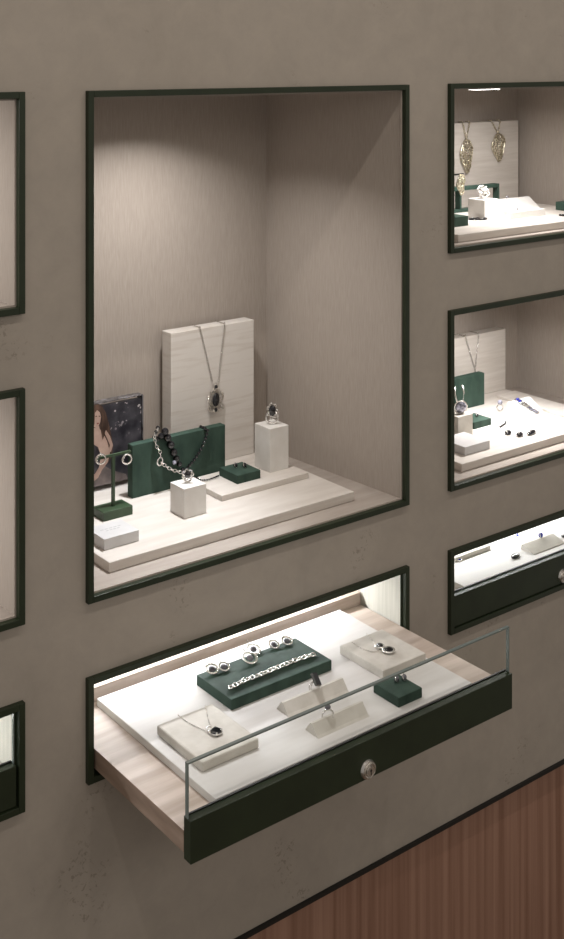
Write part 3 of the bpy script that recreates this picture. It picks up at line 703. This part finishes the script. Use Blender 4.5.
def rg(px, py, stone, lab, R_=.0042, z=Zc):
    return lying_ring('gemstone_ring', lab, W(onz(px, py, z)), R_, stone, tilt=.3, cat='ring', sr=.9)
rg(517, 536.5, 'blue_stone', 'small blue ring at the back of the closed right drawer', .005)
rg(459, 561, 'blue_stone', 'tiny blue ring at the left end of the closed right drawer', .0045)
q = W(onz(515.5, 557, Zc)); bm = nb(); ell(bm, q+Vector((0, 0, .002)), .0125, .0065, .0030, Euler((0, 0, .3))); tag(obj('oval_stone', bm, 'onyx'), 'dark oval stone in the closed right drawer left of the wedge', 'jewel')
q = W(onz(563.5, 537, Zc)); bm = nb(); ell(bm, q+Vector((0, 0, .002)), .006, .004, .0022, Euler((0, 0, .3))); tag(obj('oval_stone', bm, 'onyx'), 'dark oval stone at the picture edge in the closed right drawer', 'jewel')
q = U(b1.x+.046, y0_+.021, Zc+.007); stud('stud_earring', 'round blue stone stud on the pale wedge, closed right drawer', q, .0046, 'blue_stone')

# ------------------------------------------------------------------ light
WARM = (1, .925, .845); COOL = (.93, .955, 1)
def slotlight(a, b, e): area('slot_light', U((a+b)/2, 1.100, SLOT[1]-FW-.0045), U((a+b)/2, 1.045, -.66), (b-a-.05)*S, .006, e, COOL)
slotlight(*cols[1], 1.1); slotlight(*cols[2], .5); slotlight(*cols[0], .95)
lc = U((lx0+lx1)/2, 1.10, -.031-FW-.0065)
area('niche_light', lc, U(.72, 1.12, -.489), .05, .012, 1.3, (1, .97, .95), 132)
spot('niche_spot', lc, U(.66, 1.09, -.489), 15, (.88, .93, 1), 50, 1.0, .008)
area('niche_light', U(1.19, 1.06, -.0312-FW-.0065), U(1.22, 1.09, -.213), .05, .012, .9, (1, .97, .95), 140)
spot('niche_spot', U(1.21, 1.06, -.0312-FW-.0065), U(1.22, 1.10, -.213), 2.2, COOL, 66, .7, .008)
area('niche_light', U(1.21, 1.08, -.296-FW-.0065), U(1.21, 1.09, -.489), .05, .012, 1.0, (1, .97, .95), 140)
spot('niche_spot', U(1.22, 1.08, -.296-FW-.0065), U(1.25, 1.09, -.489), 3.3, COOL, 60, .7, .008)
for z in (-.0312, -.296):
    area('niche_light', U(.28, 1.08, z-FW-.0065), U(.40, 1.12, z-.19), .05, .012, .8, (1, .97, .95), 150)
# ceiling spots of the shop, in front of the wall
for (x, y, e) in ((.10, .38, 12), (.60, .38, 11), (1.10, .38, 10.5), (1.60, .38, 10)):
    spot('ceiling_spot', U(x, y, .76), U(x*.7+.25, 1.0, -.75), e, WARM, 110, .9, .014)
area('soft_fill', U(.70, -1.0, .74), U(.80, 1.0, -.75), 2.6, 1.2, 21, WARM)  # broad unseen fill added behind the camera to even out the wall brightness

w = bpy.data.worlds.new('world'); bpy.context.scene.world = w; w.use_nodes = True
w.node_tree.nodes['Background'].inputs[0].default_value = (1, .93, .85, 1); w.node_tree.nodes['Background'].inputs[1].default_value = .36

# ------------------------------------------------------------------ camera
cam = bpy.data.cameras.new('camera'); co = bpy.data.objects.new('camera', cam); C.objects.link(co)
cam.sensor_fit = 'VERTICAL'; cam.sensor_height = 36; cam.lens = F/939*36; cam.clip_start = .01
cam.shift_y = (YH-469.5)/939
co.location = U(0, 0, 0); co.rotation_euler = (PI/2, 0, -math.atan((CX+660)/F))
sc = bpy.context.scene; sc.camera = co
sc.view_settings.view_transform = 'Standard'; sc.view_settings.look = 'None'; sc.view_settings.gamma = 1; sc.view_settings.exposure = 0
for o in bpy.data.objects:
    if '_w' in o: del o['_w']
